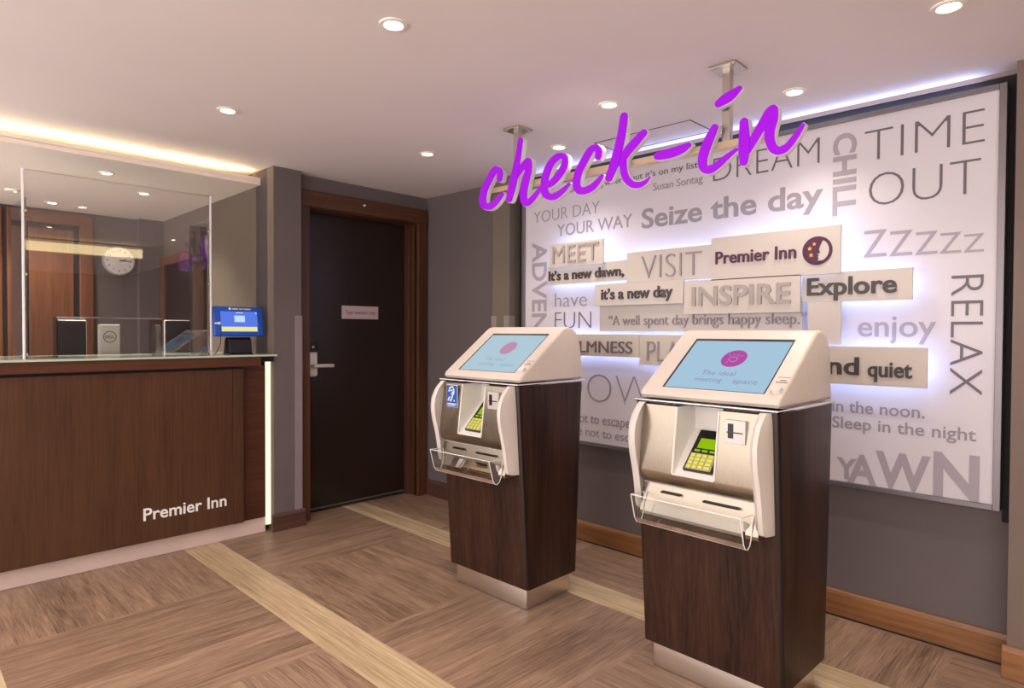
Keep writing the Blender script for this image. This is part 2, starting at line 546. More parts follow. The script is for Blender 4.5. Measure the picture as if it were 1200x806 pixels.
mb = MB()
mb.prism([(XW - a, b + 0.008) for a, b in skirt_profile(0.019, 0.105)], 0.31, 2.781, 'Y', M['skirt_oak'])
mb.box(XW - 0.017, XW, 0.31, 2.781, 0, 0.008, M['gap'])
structure(mb.build('baseboard_right'))
mb = MB()
mb.prism([(XW - a, b) for a, b in skirt_profile()], 2.932, 3.735, 'Y', M['skirt_dark'])
structure(mb.build('baseboard_corner'))
mb = MB()
mb.prism([(2.783 - a, b) for a, b in skirt_profile(0.02, 0.115)], -0.9, 0.322, 'Y', M['skirt_oak'], 0.004)
structure(mb.build('baseboard_pilaster'))
mb = MB()
mb.prism([(2.783 - a, b) for a, b in skirt_profile(0.02, 0.115)], 2.775, 2.94, 'Y', M['skirt_oak'])
structure(mb.build('baseboard_pilaster_left'))
mb = MB()
mb.prism([(3.665 - a, b) for a, b in skirt_profile(0.02, 0.105)], 1.662, 1.877, 'X', M['skirt_dark'], 0.004)
mb.box(1.855, 1.877, 3.66, 3.735, 0, 0.1, M['skirt_dark'], 0.004)
structure(mb.build('baseboard_back'))

# corner guards
mb = MB(); mb.box(1.812, 1.859, 3.660, 3.666, 0.105, 1.298, M['guard'], 0.001); mb.box(1.854, 1.860, 3.660, 3.73, 0.105, 1.298, M['guard'], 0.001)
structure(mb.build('trim_3'))
for k, (y0, y1) in enumerate([(2.890, 2.936), (2.777, 2.824)]):
    mb = MB(); mb.box(2.777, 2.784, y0, y1, 0.115, 1.305, M['guard_olive'], 0.001)
    if k: mb.box(2.777, 2.83, 2.774, 2.782, 0.115, 1.305, M['guard_olive'], 0.001)
    structure(mb.build('trim_%d' % (4 + k)))

# ceiling hatch
mb = MB()
zz = cz(1.6) + 0.004
for (x0, x1, y0, y1) in [(2.585, 2.59, 1.44, 1.98), (2.80, 2.805, 1.44, 1.98), (2.585, 2.805, 1.44, 1.445), (2.585, 2.805, 1.975, 1.98)]:
    mb.prism([(y0, cz(y0) - 0.0015), (y1, cz(y1) - 0.0015), (y1, cz(y1) + 0.004), (y0, cz(y0) + 0.004)], x0, x1, 'X', M['gap'])
mb.prism([(1.447, cz(1.447) - 0.001), (1.973, cz(1.973) - 0.001), (1.973, cz(1.973) + 0.004), (1.447, cz(1.447) + 0.004)], 2.592, 2.798, 'X', M['ceiling'])
mb.cyl((2.64, 1.71, cz(1.71) - 0.003), (2.64, 1.71, cz(1.71) + 0.002), 0.008, M['steel'], 12)
o = mb.build('access_hatch')
tag(o, 'flush white access hatch in the ceiling behind the purple sign', 'ceiling hatch')

# door
dr = empty('door_1', (0, 0, 0)); structure(dr)
mb = MB()
mb.box(1.868, 1.945, 3.722, YD + 0.02, 0.0, 2.075, M['frame_wood'], 0.006)
mb.box(2.79, 2.868, 3.722, YD + 0.02, 0.0, 2.075, M['frame_wood'], 0.006)
mb.box(1.868, 2.868, 3.716, YD + 0.02, 1.99, 2.092, M['frame_wood_x'], 0.008)
mb.box(1.93, 1.945, YD, YD + 0.16, 0, 2.0, M['frame_wood'])
mb.box(2.79, 2.80, YD, YD + 0.16, 0, 2.0, M['frame_wood'])
mb.box(1.93, 2.80, YD, YD + 0.16, 1.985, 2.0, M['frame_wood_x'])
mb.box(2.765, 2.79, YD + 0.06, YD + 0.115, 0, 1.985, M['frame_wood'], 0.003)
mb.build('door_frame', dr)
mb = MB(); mb.box(1.948, 2.787, 3.868, 3.91, 0.012, 1.983, M['door_wood'], 0.002)
leaf = mb.build('door_leaf', dr)
mb = MB(); mb.box(1.948, 2.787, 3.861, 3.87, 0.012, 0.022, M['gap']); mb.box(1.948, 2.787, 3.858, 3.868, 0.022, 0.03, M['frame_grey']); mb.build('drop_seal', leaf)
mb = MB(); mb.box(2.25, 2.54, 3.862, 3.868, 1.290, 1.380, M['sign_plate'], 0.0015)
pl = mb.build('door_sign', dr)
lettering('Team members only', (2.275, 3.8615, 1.323), (0.24, 0, 0), (0, 0, 0.026), (0, -1, 0), 0.001, M['ink_dark'], 0.0, pl)
mb = MB(); mb.box(1.995, 2.062, 3.846, 3.868, 1.069, 1.136, M['black'], 0.006); mb.cyl((2.029, 3.843, 1.10), (2.029, 3.847, 1.10), 0.008, M['silver'], 12)
mb.build('card_reader', dr)
mb = MB(); mb.box(1.990, 2.062, 3.846, 3.868, 0.905, 1.064, M['white'], 0.016, 3)
mb.box(1.99, 2.062, 3.850, 3.868, 1.03, 1.066, M['silver'], 0.003)
esc = mb.build('escutcheon', dr, True)
mb = MB(); mb.cyl((2.02, 3.85, 0.975), (2.02, 3.80, 0.975), 0.012, M['silver'], 14)
mb.tube([(2.012, 3.80, 0.976), (2.05, 3.797, 0.977), (2.10, 3.797, 0.977), (2.150, 3.802, 0.975)], 0.0125, M['silver'], 10)
mb.build('door_handle', esc, True)
mb = MB(); mb.cyl((2.33, 3.716, 2.05), (2.33, 3.700, 2.05), 0.006, M['white'], 10); mb.build('closer_stud', dr)

# ================================================================== LIGHTS
def spot(o, x, y, z, watts, size=112, col=(1.0, 0.89, 0.79)):
    l = bpy.data.lights.new('downlight_beam', 'SPOT')
    l.energy = watts
    l.color = col
    l.spot_size = math.radians(size)
    l.spot_blend = 0.9
    l.shadow_soft_size = 0.035
    s = bpy.data.objects.new('downlight_beam', l)
    COL.objects.link(s)
    s.parent = o
    s.location = (0, 0, -0.012)
    return s

_dl = None
def downlight(x, y, z, watts, label, r=0.042, group='recessed ceiling downlights'):
    o = empty('recessed_downlight', (x, y, z))
    tag(o, label, 'downlight', group)
    mb = MB()
    n = 28
    ring = []
    for (rr, h) in [(r, 0.0), (r * 0.98, -0.005), (r * 0.72, -0.006), (r * 0.62, -0.002)]:
        ring.append([mb.bm.verts.new((rr * math.cos(2 * math.pi * k / n), rr * math.sin(2 * math.pi * k / n), h)) for k in range(n)])
    for A, B in zip(ring, ring[1:]):
        for k in range(n):
            f = mb.bm.faces.new((A[k], A[(k + 1) % n], B[(k + 1) % n], B[k])); f.material_index = mb.mi(M['lamp_ring'])
    mb.build('trim_ring', o, True)
    mb = MB(); mb.cyl((0, 0, -0.0035), (0, 0, -0.001), r * 0.62, M['lamp'], 24); mb.build('lamp_lens', o)
    spot(o, x, y, z, watts)
    return o

for (x, y, lab) in [
    (1.150, 1.665, 'white recessed downlight alone in the ceiling left of the purple sign, largest on the left'),
    (2.186, 0.401, 'white recessed downlight at the top right edge of the picture, nearest of all'),
    (1.108, 2.867, 'white recessed downlight in the ceiling in front of the glowing desk soffit'),
    (2.555, 0.973, 'white recessed downlight right of the sign, above the TIME OUT words'),
    (2.181, 1.591, 'white recessed downlight above the letters c and k of the purple sign'),
    (2.517, 2.154, 'white recessed downlight just above the letter e of the purple sign'),
    (2.136, 2.770, 'white recessed downlight in the ceiling in front of the dark door'),
]:
    downlight(x, y, cz(y) - 0.0005, SPOT_W, lab, 0.044)
for (x, y) in [(1.13, 0.45), (1.13, -0.8), (0.0, 2.87), (0.0, 1.66), (0.0, 0.45), (-1.1, 2.87), (-1.1, 1.66), (-1.1, 0.45), (2.2, -0.8), (0.0, -1.4), (-1.1, -1.4)]:
    l = downlight(x, y, cz(y) - 0.0005, SPOT_W, 'white recessed downlight in the lobby ceiling behind the viewpoint')

# ================================================================== DESK BAY
SO0, SO1, SOY = 2.098, 2.143, 3.842
mb = MB()
mb.box(-1.6, XS - 0.001, SOY, YB, SO0, SO1 - 0.02, M['soffit'])
mb.box(-1.6, XS - 0.001, SOY, SOY + 0.018, SO1 - 0.022, SO1, M['soffit'])
structure(mb.build('ceiling_soffit'))
o = empty('cove_light', (-1.0, SOY + 0.05, SO1 - 0.006))
tag(o, 'warm LED cove strip glowing on top of the soffit over the desk', 'cove light')
mb = MB(); mb.box(-0.55, 2.62, -0.012, 0.012, 0.0, 0.006, M['silver']); mb.build('channel', o)
mb = MB(); mb.box(-0.55, 2.62, -0.010, 0.010, 0.006, 0.012, M['cove']); mb.build('diffuser', o)

for (x, y, lab) in [(0.940, 4.178, 'white recessed downlight in the desk soffit, nearest of its three'),
                    (1.249, 4.617, 'white recessed downlight in the desk soffit, on the right over the clock'),
                    (0.889, 5.427, 'white recessed downlight at the back of the desk soffit by the panelled wall')]:
    downlight(x, y, SO0 - 0.0005, OFFICE_W, lab, 0.04, 'downlights in the desk soffit')
for (x, y) in [(0.0, 4.6), (-0.7, 4.6)]:
    downlight(x, y, SO0 - 0.0005, OFFICE_W, 'white recessed downlight in the desk soffit further left', 0.04, 'downlights in the desk soffit')
o = empty('smoke_detector', (0.633, 5.12, SO0)); tag(o, 'small white ceiling detector with a green light over the desk', 'detector')
mb = MB(); mb.cyl((0, 0, -0.012), (0, 0, 0), 0.04, M['lamp_ring'], 24, 0.045); mb.build('housing', o, True)
mb = MB(); mb.cyl((0.01, -0.012, -0.016), (0.01, -0.012, -0.011), 0.008, M['green_led'], 12); mb.build('indicator', o)

# office back wall: panelled doors
def panel_door(name, x0, x1, zt, label):
    o = empty(name, (0, 0, 0)); structure(o)
    y = YB
    mb = MB()
    mb.box(x0, x0 + 0.09, y - 0.035, y, 0, zt, M['office_wood'], 0.006)
    mb.box(x1 - 0.09, x1, y - 0.035, y, 0, zt, M['office_wood'], 0.006)
    mb.box(x0, x1, y - 0.036, y, zt - 0.09, zt, M['office_wood_x'], 0.006)
    mb.build('door_frame', o)
    mb = MB()
    mb.box(x0 + 0.09, x1 - 0.09, y - 0.008, y, 0, zt - 0.09, M['gap'])
    mb.box(x0 + 0.125, x1 - 0.125, y - 0.022, y - 0.004, 0.01, zt - 0.125, M['office_wood'], 0.005)
    mb.build('door_leaf', o)
    return o
panel_door('door_2', 0.67, 1.195, 2.08, '')
panel_door('door_3', -0.10, 0.645, 2.08, '')
# dark doorway in the partition
o = empty('door_4', (0, 0, 0)); structure(o)
mb = MB()
mb.box(XS - 0.03, XS, 4.80, 4.87, 0, 1.80, M['office_wood'], 0.004)
mb.box(XS - 0.03, XS, 5.60, 5.68, 0, 1.80, M['office_wood'], 0.004)
mb.box(XS - 0.031, XS, 4.80, 5.68, 1.73, 1.80, M['office_wood'], 0.004)
mb.build('door_frame', o)
mb = MB(); mb.box(XS - 0.012, XS, 4.87, 5.60, 0, 1.73, M['door_wood']); mb.build('door_leaf', o)

# clock
o = empty('wall_clock', (1.368, YB - 0.001, 1.752)); tag(o, 'round white wall clock on the grey wall behind the desk', 'clock')
mb = MB(); mb.cyl((0, 0, 0), (0, -0.03, 0), 0.113, M['silver'], 40, 0.108); mb.build('clock_case', o, True)
mb = MB(); mb.cyl((0, -0.027, 0), (0, -0.0315, 0), 0.100, M['clock_face'], 40)
fc = mb.build('clock_face', o)
for k in range(12):
    a = math.radians(90 - 30 * (k + 1)); s = str(k + 1)
    w = 0.012 * len(s) if s != '1' else 0.006
    lettering(s, (0.080 * math.cos(a) - w / 2, -0.0315, 0.080 * math.sin(a) - 0.008), (w, 0, 0), (0, 0, 0.017), (0, -1, 0), 0.0008, M['ink_black'], 0.0, fc, 'numeral')
mb = MB(); mb.tube([(0, -0.034, 0), (0.05, -0.034, 0.012)], 0.0032, M['black']); mb.build('hour_hand', o)
mb = MB(); mb.tube([(0, -0.036, 0), (0.082, -0.036, -0.002)], 0.0022, M['black']); mb.build('minute_hand', o)

# reception desk
desk = empty('reception_desk', (0.5, 3.66, 0)); tag(desk, 'walnut veneered reception desk front with white lettering and steel plinth', 'reception desk')
ox, oy = -0.5, -3.66
def dbox(name, boxes, parent=desk, **k):
    mb = MB()
    for b in boxes:
        x0, x1, y0, y1, z0, z1, m = b[:7]
        mb.box(x0 + ox, x1 + ox, y0 + oy, y1 + oy, z0, z1, m, *(b[7:] or (0.001,)))
    return mb.build(name, parent)
fp = dbox('front_panel', [(-1.5, 1.431, 3.65, 3.69, 0.100, 0.985, M['desk_wood']), (-1.5, 1.431, 3.665, 3.69, 0.985, 1.0, M['gap'])])
dbox('end_stile', [(1.434, 1.493, 3.65, 3.69, 0.098, 0.985, M['desk_wood']), (1.43, 1.435, 3.66, 3.69, 0.098, 0.985, M['gap']), (1.431, 1.493, 3.665, 3.69, 0.985, 1.0, M['gap'])])
dbox('return_panel', [(1.49, 1.640, 3.695, 3.74, 0.092, 1.0, M['desk_edge'])])
dbox('carcass', [(-1.5, 1.63, 3.72, 4.05, 0.0, 1.0, M['desk_wood'])])
dbox('plinth', [(-1.5, 1.645, 3.708, 3.722, 0.0, 0.125, M['plinth'])])
lettering('Premier Inn', (0.974 + ox, 3.65 + oy, 0.215), (0.420, 0, 0), (0, 0, 0.062), (0, -1, 0), 0.004, M['letter_white'], 0.012, fp)

wt = empty('desk_worktop', (0.5, 3.66, 1.0)); tag(wt, 'long desk worktop of walnut topped with pale green glass', 'worktop')
mb = MB(); mb.box(-1.5 + ox, 1.585 + ox, 3.622 + oy, 4.2 + oy, 0.0, 0.054, M['desk_edge'], 0.002)
mb.box(1.585 + ox, 1.676 + ox, 3.655 + oy, 4.2 + oy, 0.022, 0.054, M['kiosk_edge'], 0.001); mb.build('wood_edge', wt)
mb = MB(); mb.box(-1.5 + ox, 1.678 + ox, 3.612 + oy, 4.2 + oy, 0.055, 0.0655, M['glass_top'], 0.0015)
go = mb.build('glass_top', wt)
go.data.materials.append(M['glass_edge'])
for p in go.data.polygons:
    if abs(p.normal.z) < 0.5: p.material_index = 1
ZT = 1.066

# warm vertical LED strip between desk and pillar
o = empty('desk_end_light', (1.662, 3.70, 0.0)); tag(o, 'vertical warm white LED strip glowing between desk and grey pillar', 'strip light')
mb = MB(); mb.box(-0.016, 0.016, 0.012, 0.02, 0.04, 1.02, M['silver']); mb.build('channel', o)
mb = MB(); mb.box(-0.014, 0.014, 0.0, 0.012, 0.04, 1.02, M['led_desk']); mb.build('diffuser', o)

# acrylic screen guard
sg = empty('screen_guard', (0.93, 3.75, ZT)); tag(sg, 'tall clear screen guard with side returns standing on the desk', 'screen guard')
def pane(name, x0, x1, y0, y1, z0, z1, m='pane'):
    mb = MB()
    mb.box(x0, x1, y0, y1, z0, z1, M[m])
    thin = 0 if (x1 - x0) < (y1 - y0) else 1
    for f in mb.bm.faces:
        f.normal_update()
        if abs(f.normal[thin]) < 0.5: f.material_index = mb.mi(M['edge_glint'])
    return mb.build(name, sg)
pane('front_pane', -0.428, 0.417, -0.005, 0.005, 0.0, 0.897)
pane('side_pane', 0.404, 0.416, 0.005, 0.29, 0.0, 0.765)
pane('side_pane', -0.428, -0.416, 0.005, 0.37, 0.0, 0.765)
for x in (-0.423, 0.412):
    for z in (0.02, 0.40, 0.70):
        mb = MB(); mb.box(x - 0.008, x + 0.008, -0.010, 0.010, z - 0.006, z + 0.006, M['silver'], 0.002); mb.build('corner_clip', sg)
for x in (-0.430, 0.418):
    mb = MB(); mb.box(x - 0.005, x + 0.005, -0.010, 0.004, 0.0, 0.899, M['edge_glint'], 0.002); mb.build('edge_glint_strip', sg)  # white strips added to paint a glint down the pane corners

# things behind the glass
o = empty('clear_riser', (0.885, 3.97, ZT)); tag(o, 'low clear acrylic box standing on the desk behind the tall screen', 'acrylic box')
mb = MB(); mb.box(-0.24, 0.24, -0.12, 0.10, 0.200, 0.204, M['clear']); mb.box(-0.24, 0.24, -0.122, -0.118, 0.198, 0.206, M['edge_glint'])
mb.build('top_sheet', o)
for s in (-1, 1):
    mb = MB(); mb.box(s * 0.238 - 0.002, s * 0.238 + 0.002, -0.12, 0.10, 0, 0.2, M['clear']); mb.build('side_sheet', o)

# lower staff desk carrying the screens
o = empty('staff_desk', (0.7, 4.55, 0)); tag(o, 'low staff desk hidden behind the reception desk', 'desk')
mb = MB(); mb.box(-1.8, 0.9, -0.3, 0.42, 0.71, 0.74, M['white'], 0.003); mb.build('desk_top', o)  # unseen top coloured white to bounce light up to the soffit
for x in (-1.75, -0.4, 0.85):
    mb = MB(); mb.box(x - 0.02, x + 0.02, -0.28, 0.40, 0, 0.71, M['desk_wood'], 0.002); mb.build('leg', o)

def monitor(name, x0, x1, y, zt, label, rim=0.004):
    o = empty(name, ((x0 + x1) / 2, y, 0.74)); tag(o, label, 'monitor')
    w = (x1 - x0) / 2
    h = zt - 0.74
    mb = MB(); mb.box(-w, w, -0.012, 0.012, h - 0.34, h, M['silver'], 0.010, 3); mb.build('bezel', o, True)
    mb = MB(); mb.box(-w + rim, w - rim, -0.016, 0.0, h - 0.336, h - rim, M['dark_glass'], 0.006, 3); mb.build('back_cover', o, True)
    mb = MB(); mb.box(-0.03, 0.03, 0.012, 0.03, 0.01, h - 0.1, M['black'], 0.003); mb.box(-0.08, 0.08, -0.05, 0.09, 0, 0.012, M['black'], 0.003); mb.build('stand', o)
    return o
monitor('computer_monitor', 0.690, 0.862, 4.30, 1.262, 'dark computer monitor behind the screen, left of the silver stand')
mo = monitor('computer_monitor', 1.268, 1.440, 4.30, 1.270, 'black computer monitor behind the screen, right of the silver stand')
for c in mo.children:
    if c.name.startswith('back_cover'):
        c.data.materials[0] = M['black']
o = empty('computer_stand', (0.973, 4.30, 0.74)); tag(o, 'silver upright computer stand with a round logo between two dark monitors', 'computer stand')
mb = MB(); mb.box(-0.054, 0.054, -0.02, 0.02, 0, 0.498, M['silver'], 0.006); st = mb.build('column', o)
mb = MB(); mb.box(-0.1, 0.1, -0.1, 0.1, 0, 0.01, M['silver'], 0.003); mb.build('foot', o)
mb = MB()
n = 36
for k in range(n):
    a0, a1 = 2 * math.pi * k / n, 2 * math.pi * (k + 1) / n
    q = lambda a, r: (r * math.cos(a), -0.0208, 0.425 + r * math.sin(a))
    mb.face([q(a0, 0.034), q(a1, 0.034), q(a1, 0.030), q(a0, 0.030)], M['ink_black'])
mb.build('logo_ring', st)
lettering('DELL', (-0.024, -0.0205, 0.417), (0.048, 0, 0), (0, 0, 0.017), (0, -1, 0), 0.0006, M['ink_black'], 0.015, st)

# blue tablet
o = empty('tablet_kiosk', (1.512, 3.76, ZT)); tag(o, 'blue cased tablet with a lit blue screen on a black stand at the desk end', 'tablet')
T8 = Matrix.Rotation(math.radians(-10), 4, 'X')
mb = MB(); mb.prism([(-0.055, 0.0), (0.075, 0.0), (0.06, 0.012), (0.045, 0.085), (0.03, 0.10), (-0.005, 0.10), (-0.02, 0.085), (-0.035, 0.012)], -0.065, 0.065, 'X', M['black'], 0.004); mb.build('stand', o)
case = empty('case', (0, 0, 0)); bpy.data.objects.remove(case)
mb = MB(); mb.box(-0.147, 0.147, -0.018, 0.006, -0.088, 0.088, M['blue'], 0.010, 3)
cs = mb.build('case', o, True)
cs.location = (-0.006, -0.005, 0.19); cs.rotation_euler = (math.radians(-8), 0, 0)
mb = MB(); mb.box(-0.106, 0.106, -0.0195, -0.017, -0.062, 0.058, M['blue_screen']); sc_ = mb.build('screen', cs)
mb = MB(); mb.box(-0.103, 0.103, -0.0202, -0.0192, -0.058, -0.032, M['yellow_bar']); mb.build('button_bar', cs)
mb = MB(); mb.box(-0.028, 0.032, -0.0202, -0.0192, -0.004, 0.034, M['white_block']); mb.build('message_block', cs)
mb = MB(); mb.box(-0.018, 0.022, -0.0202, -0.0192, 0.048, 0.053, M['white_block']); mb.build('title_bar', cs)
mb = MB(); mb.box(0.096, 0.103, -0.0202, -0.0192, 0.046, 0.054, M['white_block']); mb.build('corner_mark', cs)
mb = MB(); mb.box(-0.057, -0.046, -0.0195, -0.017, 0.068, 0.080, M['white_block'], 0.001)
for x0, x1 in [(-0.038, -0.004), (0.002, 0.022), (0.028, 0.070)]:
    mb.box(x0, x1, -0.0192, -0.0175, 0.069, 0.077, M['yellow_text'], 0.0005)
mb.build('header_strip', cs)
mb = MB(); mb.box(-0.141, -0.118, -0.024, -0.018, -0.018, -0.008, M['white'], 0.002); mb.box(-0.122, -0.108, -0.025, -0.018, -0.021, -0.004, M['white'], 0.003); mb.build('plug', cs)
mb = MB(); mb.tube([(-0.115, -0.03, 0.17), (-0.117, -0.035, 0.11), (-0.118, -0.03, 0.06), (-0.128, -0.012, 0.02), (-0.14, -0.005, 0.004)], 0.0022, M['cable']); mb.build('cable', o)

# matching lit soffit across the lobby (seen mirrored in the screen guard)
o = empty('lobby_cove_light', (-0.2, -0.35, 1.99)); tag(o, 'lit warm cove along a dropped beam across the lobby, mirrored in the desk screen', 'cove light')
mb = MB(); mb.box(-1.35, 2.30, -0.12, 0.0, 0.0, 0.135, M['soffit'], 0.003); mb.build('beam', o)
mb = MB(); mb.box(-1.35, 2.30, 0.0, 0.012, 0.012, 0.105, M['cove_rear'], 0.002); mb.build('diffuser', o)

# ================================================================== MESSAGE WALL
pw = empty('message_wall_panel', (XW, 1.528, 0.567)); tag(pw, 'large framed white wall panel covered in grey words and raised plaques', 'wall panel')
PO = Vector((XW, 1.528, 0.567))
def sub(mb, name, parent):      # geometry is given in room coordinates
    o = mb.build(name, parent)
    o.data.transform(Matrix.Translation(-PO))
    return o
XB = 2.838
mb = MB()
y0, y1, z0, z1 = 0.340, 2.716, 0.567, 2.094
for b in [(y0, y0 + 0.022, z0, z1), (y1 - 0.022, y1, z0, z1), (y0 + 0.022, y1 - 0.022, z0, z0 + 0.019), (y0 + 0.022, y1 - 0.022, z1 - 0.019, z1)]:
    mb.box(2.825, XW - 0.001, *b, M['frame_grey'], 0.0015)
sub(mb, 'frame', pw)
mb = MB(); mb.box(XB, XW - 0.001, y0 + 0.022, y1 - 0.022, z0 + 0.019, z1 - 0.019, M['board']); board = sub(mb, 'board', pw)
mb = MB(); mb.box(2.838, 2.874, 0.42, 2.64, z1, z1 + 0.002, M['led_top']); sub(mb, 'top_light', pw)

def wtext(parent, s, yl, yr, zb, zc, w, tone, x, depth=0.002):
    o = wall_text(s, yl, yr, zb, zc, w, tone, x, parent, depth)
    o.data.transform(Matrix.Translation(-PO))
    if 'Inn' not in s and len(s) > 1: o['label'] = tone.replace('mid', 'grey').replace('ink_', '') + ' lettering reading ' + s
    return o

BOARD = [
    ('TIME', 0.799, 0.404, 1.896, 2.024, -0.024, 'dark'),
    ('OUT', 0.781, 0.414, 1.713, 1.847, -0.024, 'dark'),
    ('DREAM', 1.457, 0.973, 1.925, 2.039, -0.022, 'dark'),
    ('...I haven\u2019t been everywhere, but it\u2019s on my list', 2.582, 1.538, 2.010, 2.041, 0.004, 'dark'),
    ('Susan Sontag', 1.788, 1.511, 1.935, 1.972, 0, 'mid'),
    ('YOUR DAY', 2.624, 2.132, 1.864, 1.934, -0.018, 'mid'),
    ('YOUR WAY', 2.438, 1.915, 1.766, 1.834, 0.0, 'mid'),
    ('Seize the day', 1.856, 0.957, 1.749, 1.845, 0.02, 'mid'),
    ('have', 2.453, 2.216, 1.352, 1.435, -0.01, 'mid'),
    ('FUN', 2.452, 2.183, 1.225, 1.323, -0.020, 'dark'),
    ('enjoy', 0.815, 0.544, 1.191, 1.275, 0.01, 'light'),
    ('in the noon.', 0.909, 0.576, 0.877, 0.924, 0.01, 'mid'),
    ('Sleep in the night', 0.908, 0.414, 0.809, 0.855, 0.01, 'mid'),
    ('We travel not to escape', 2.600, 1.918, 0.692, 0.744, 0.006, 'mid'),
    ('life, but for life not to escape us', 2.665, 1.740, 0.618, 0.666, 0, 'mid'),
    ('DOWN', 2.385, 1.60, 0.812, 0.975, -0.028, 'mid'),
]
for t in BOARD:
    wtext(board, *t, XB)
for k in range(5):
    u = k / 4.0
    yl = 0.799 - (0, 0.094, 0.182, 0.262, 0.336)[k]
    w = 0.084 - 0.022 * u
    wtext(board, 'Z', yl, yl - w, 1.510 - 0.008 * u, 1.619 - 0.050 * u, -0.004, 'light', XB)
for (s, yl, yr, zb, zc) in [('Y', 0.889, 0.811, 0.601, 0.682), ('A', 0.845, 0.738, 0.592, 0.702), ('W', 0.743, 0.554, 0.590, 0.726), ('N', 0.545, 0.402, 0.594, 0.749)]:
    wtext(board, s, yl, yr, zb, zc, 0.03, 'light', XB - (0.0008 if s in 'AN' else 0))
for (s, yb, yc, zt, zb, w, tone) in [('CHILL', 0.915, 0.833, 2.032, 1.693, 0.03, 'light'), ('RELAX', 0.499, 0.398, 1.419, 0.976, -0.014, 'dark'), ('ADVENTURE', 2.634, 2.522, 1.747, 0.800, 0.02, 'light')]:
    o = lettering(s, (XB, yb, zt), (0, 0, zb - zt), (0, yc - yb, 0), (-1, 0, 0), 0.002, M['ink_' + tone], w, board)
    o.data.transform(Matrix.Translation(-PO))

PLAQUES = {
    'MEET': (2.765, 2.433, 2.051, 1.573, 1.709), 'DAWN': (2.785, 2.473, 1.912, 1.479, 1.585), 'VISIT': (2.785, 1.912, 1.432, 1.461, 1.620),
    'PREM': (2.765, 1.426, 0.861, 1.447, 1.645), 'DAY': (2.765, 2.102, 1.570, 1.346, 1.462), 'INSP': (2.765, 1.566, 1.019, 1.292, 1.453),
    'EXPL': (2.785, 1.018, 0.612, 1.333, 1.455), 'LOWER': (2.785, 0.994, 0.864, 1.156, 1.332), 'WELL': (2.800, 2.096, 1.022, 1.211, 1.355),
    'CALM': (2.785, 2.420, 1.832, 1.073, 1.193), 'PLAY': (2.785, 1.830, 1.40, 1.035, 1.192), 'QUIET': (2.765, 1.30, 0.556, 0.997, 1.150)}
PTEXT = {
    'MEET': [('MEET', 2.407, 2.077, 1.597, 1.695, 0.0, 'grey')],
    'DAWN': [('It\u2019s a new dawn,', 2.453, 1.927, 1.504, 1.556, 0.02, 'black')],
    'VISIT': [('VISIT', 1.819, 1.484, 1.478, 1.597, -0.020, 'mid')],
    'PREM': [('Premier Inn', 1.402, 1.037, 1.523, 1.578, 0.012, 'purple')],
    'DAY': [('it\u2019s a new day', 2.058, 1.626, 1.380, 1.435, 0.02, 'black')],
    'INSP': [('INSPIRE', 1.522, 1.057, 1.333, 1.419, 0.02, 'grey')],
    'EXPL': [('Explore', 0.997, 0.664, 1.363, 1.432, 0.02, 'black')],
    'WELL': [('\u201cA well spent day brings happy sleep.\u201d', 2.033, 1.003, 1.242, 1.293, -0.004, 'mid')],
    'CALM': [('CALMNESS', 2.365, 1.872, 1.093, 1.155, 0, 'dark')],
    'PLAY': [('PLAY', 1.782, 1.522, 1.057, 1.160, -0.01, 'mid')],
    'QUIET': [('peace and', 1.285, 0.787, 1.038, 1.106, 0.02, 'black'), ('quiet', 0.755, 0.604, 1.034, 1.093, 0.02, 'black')]}
HALO = ('MEET', 'DAWN', 'VISIT', 'PREM', 'EXPL', 'CALM', 'PLAY', 'QUIET')
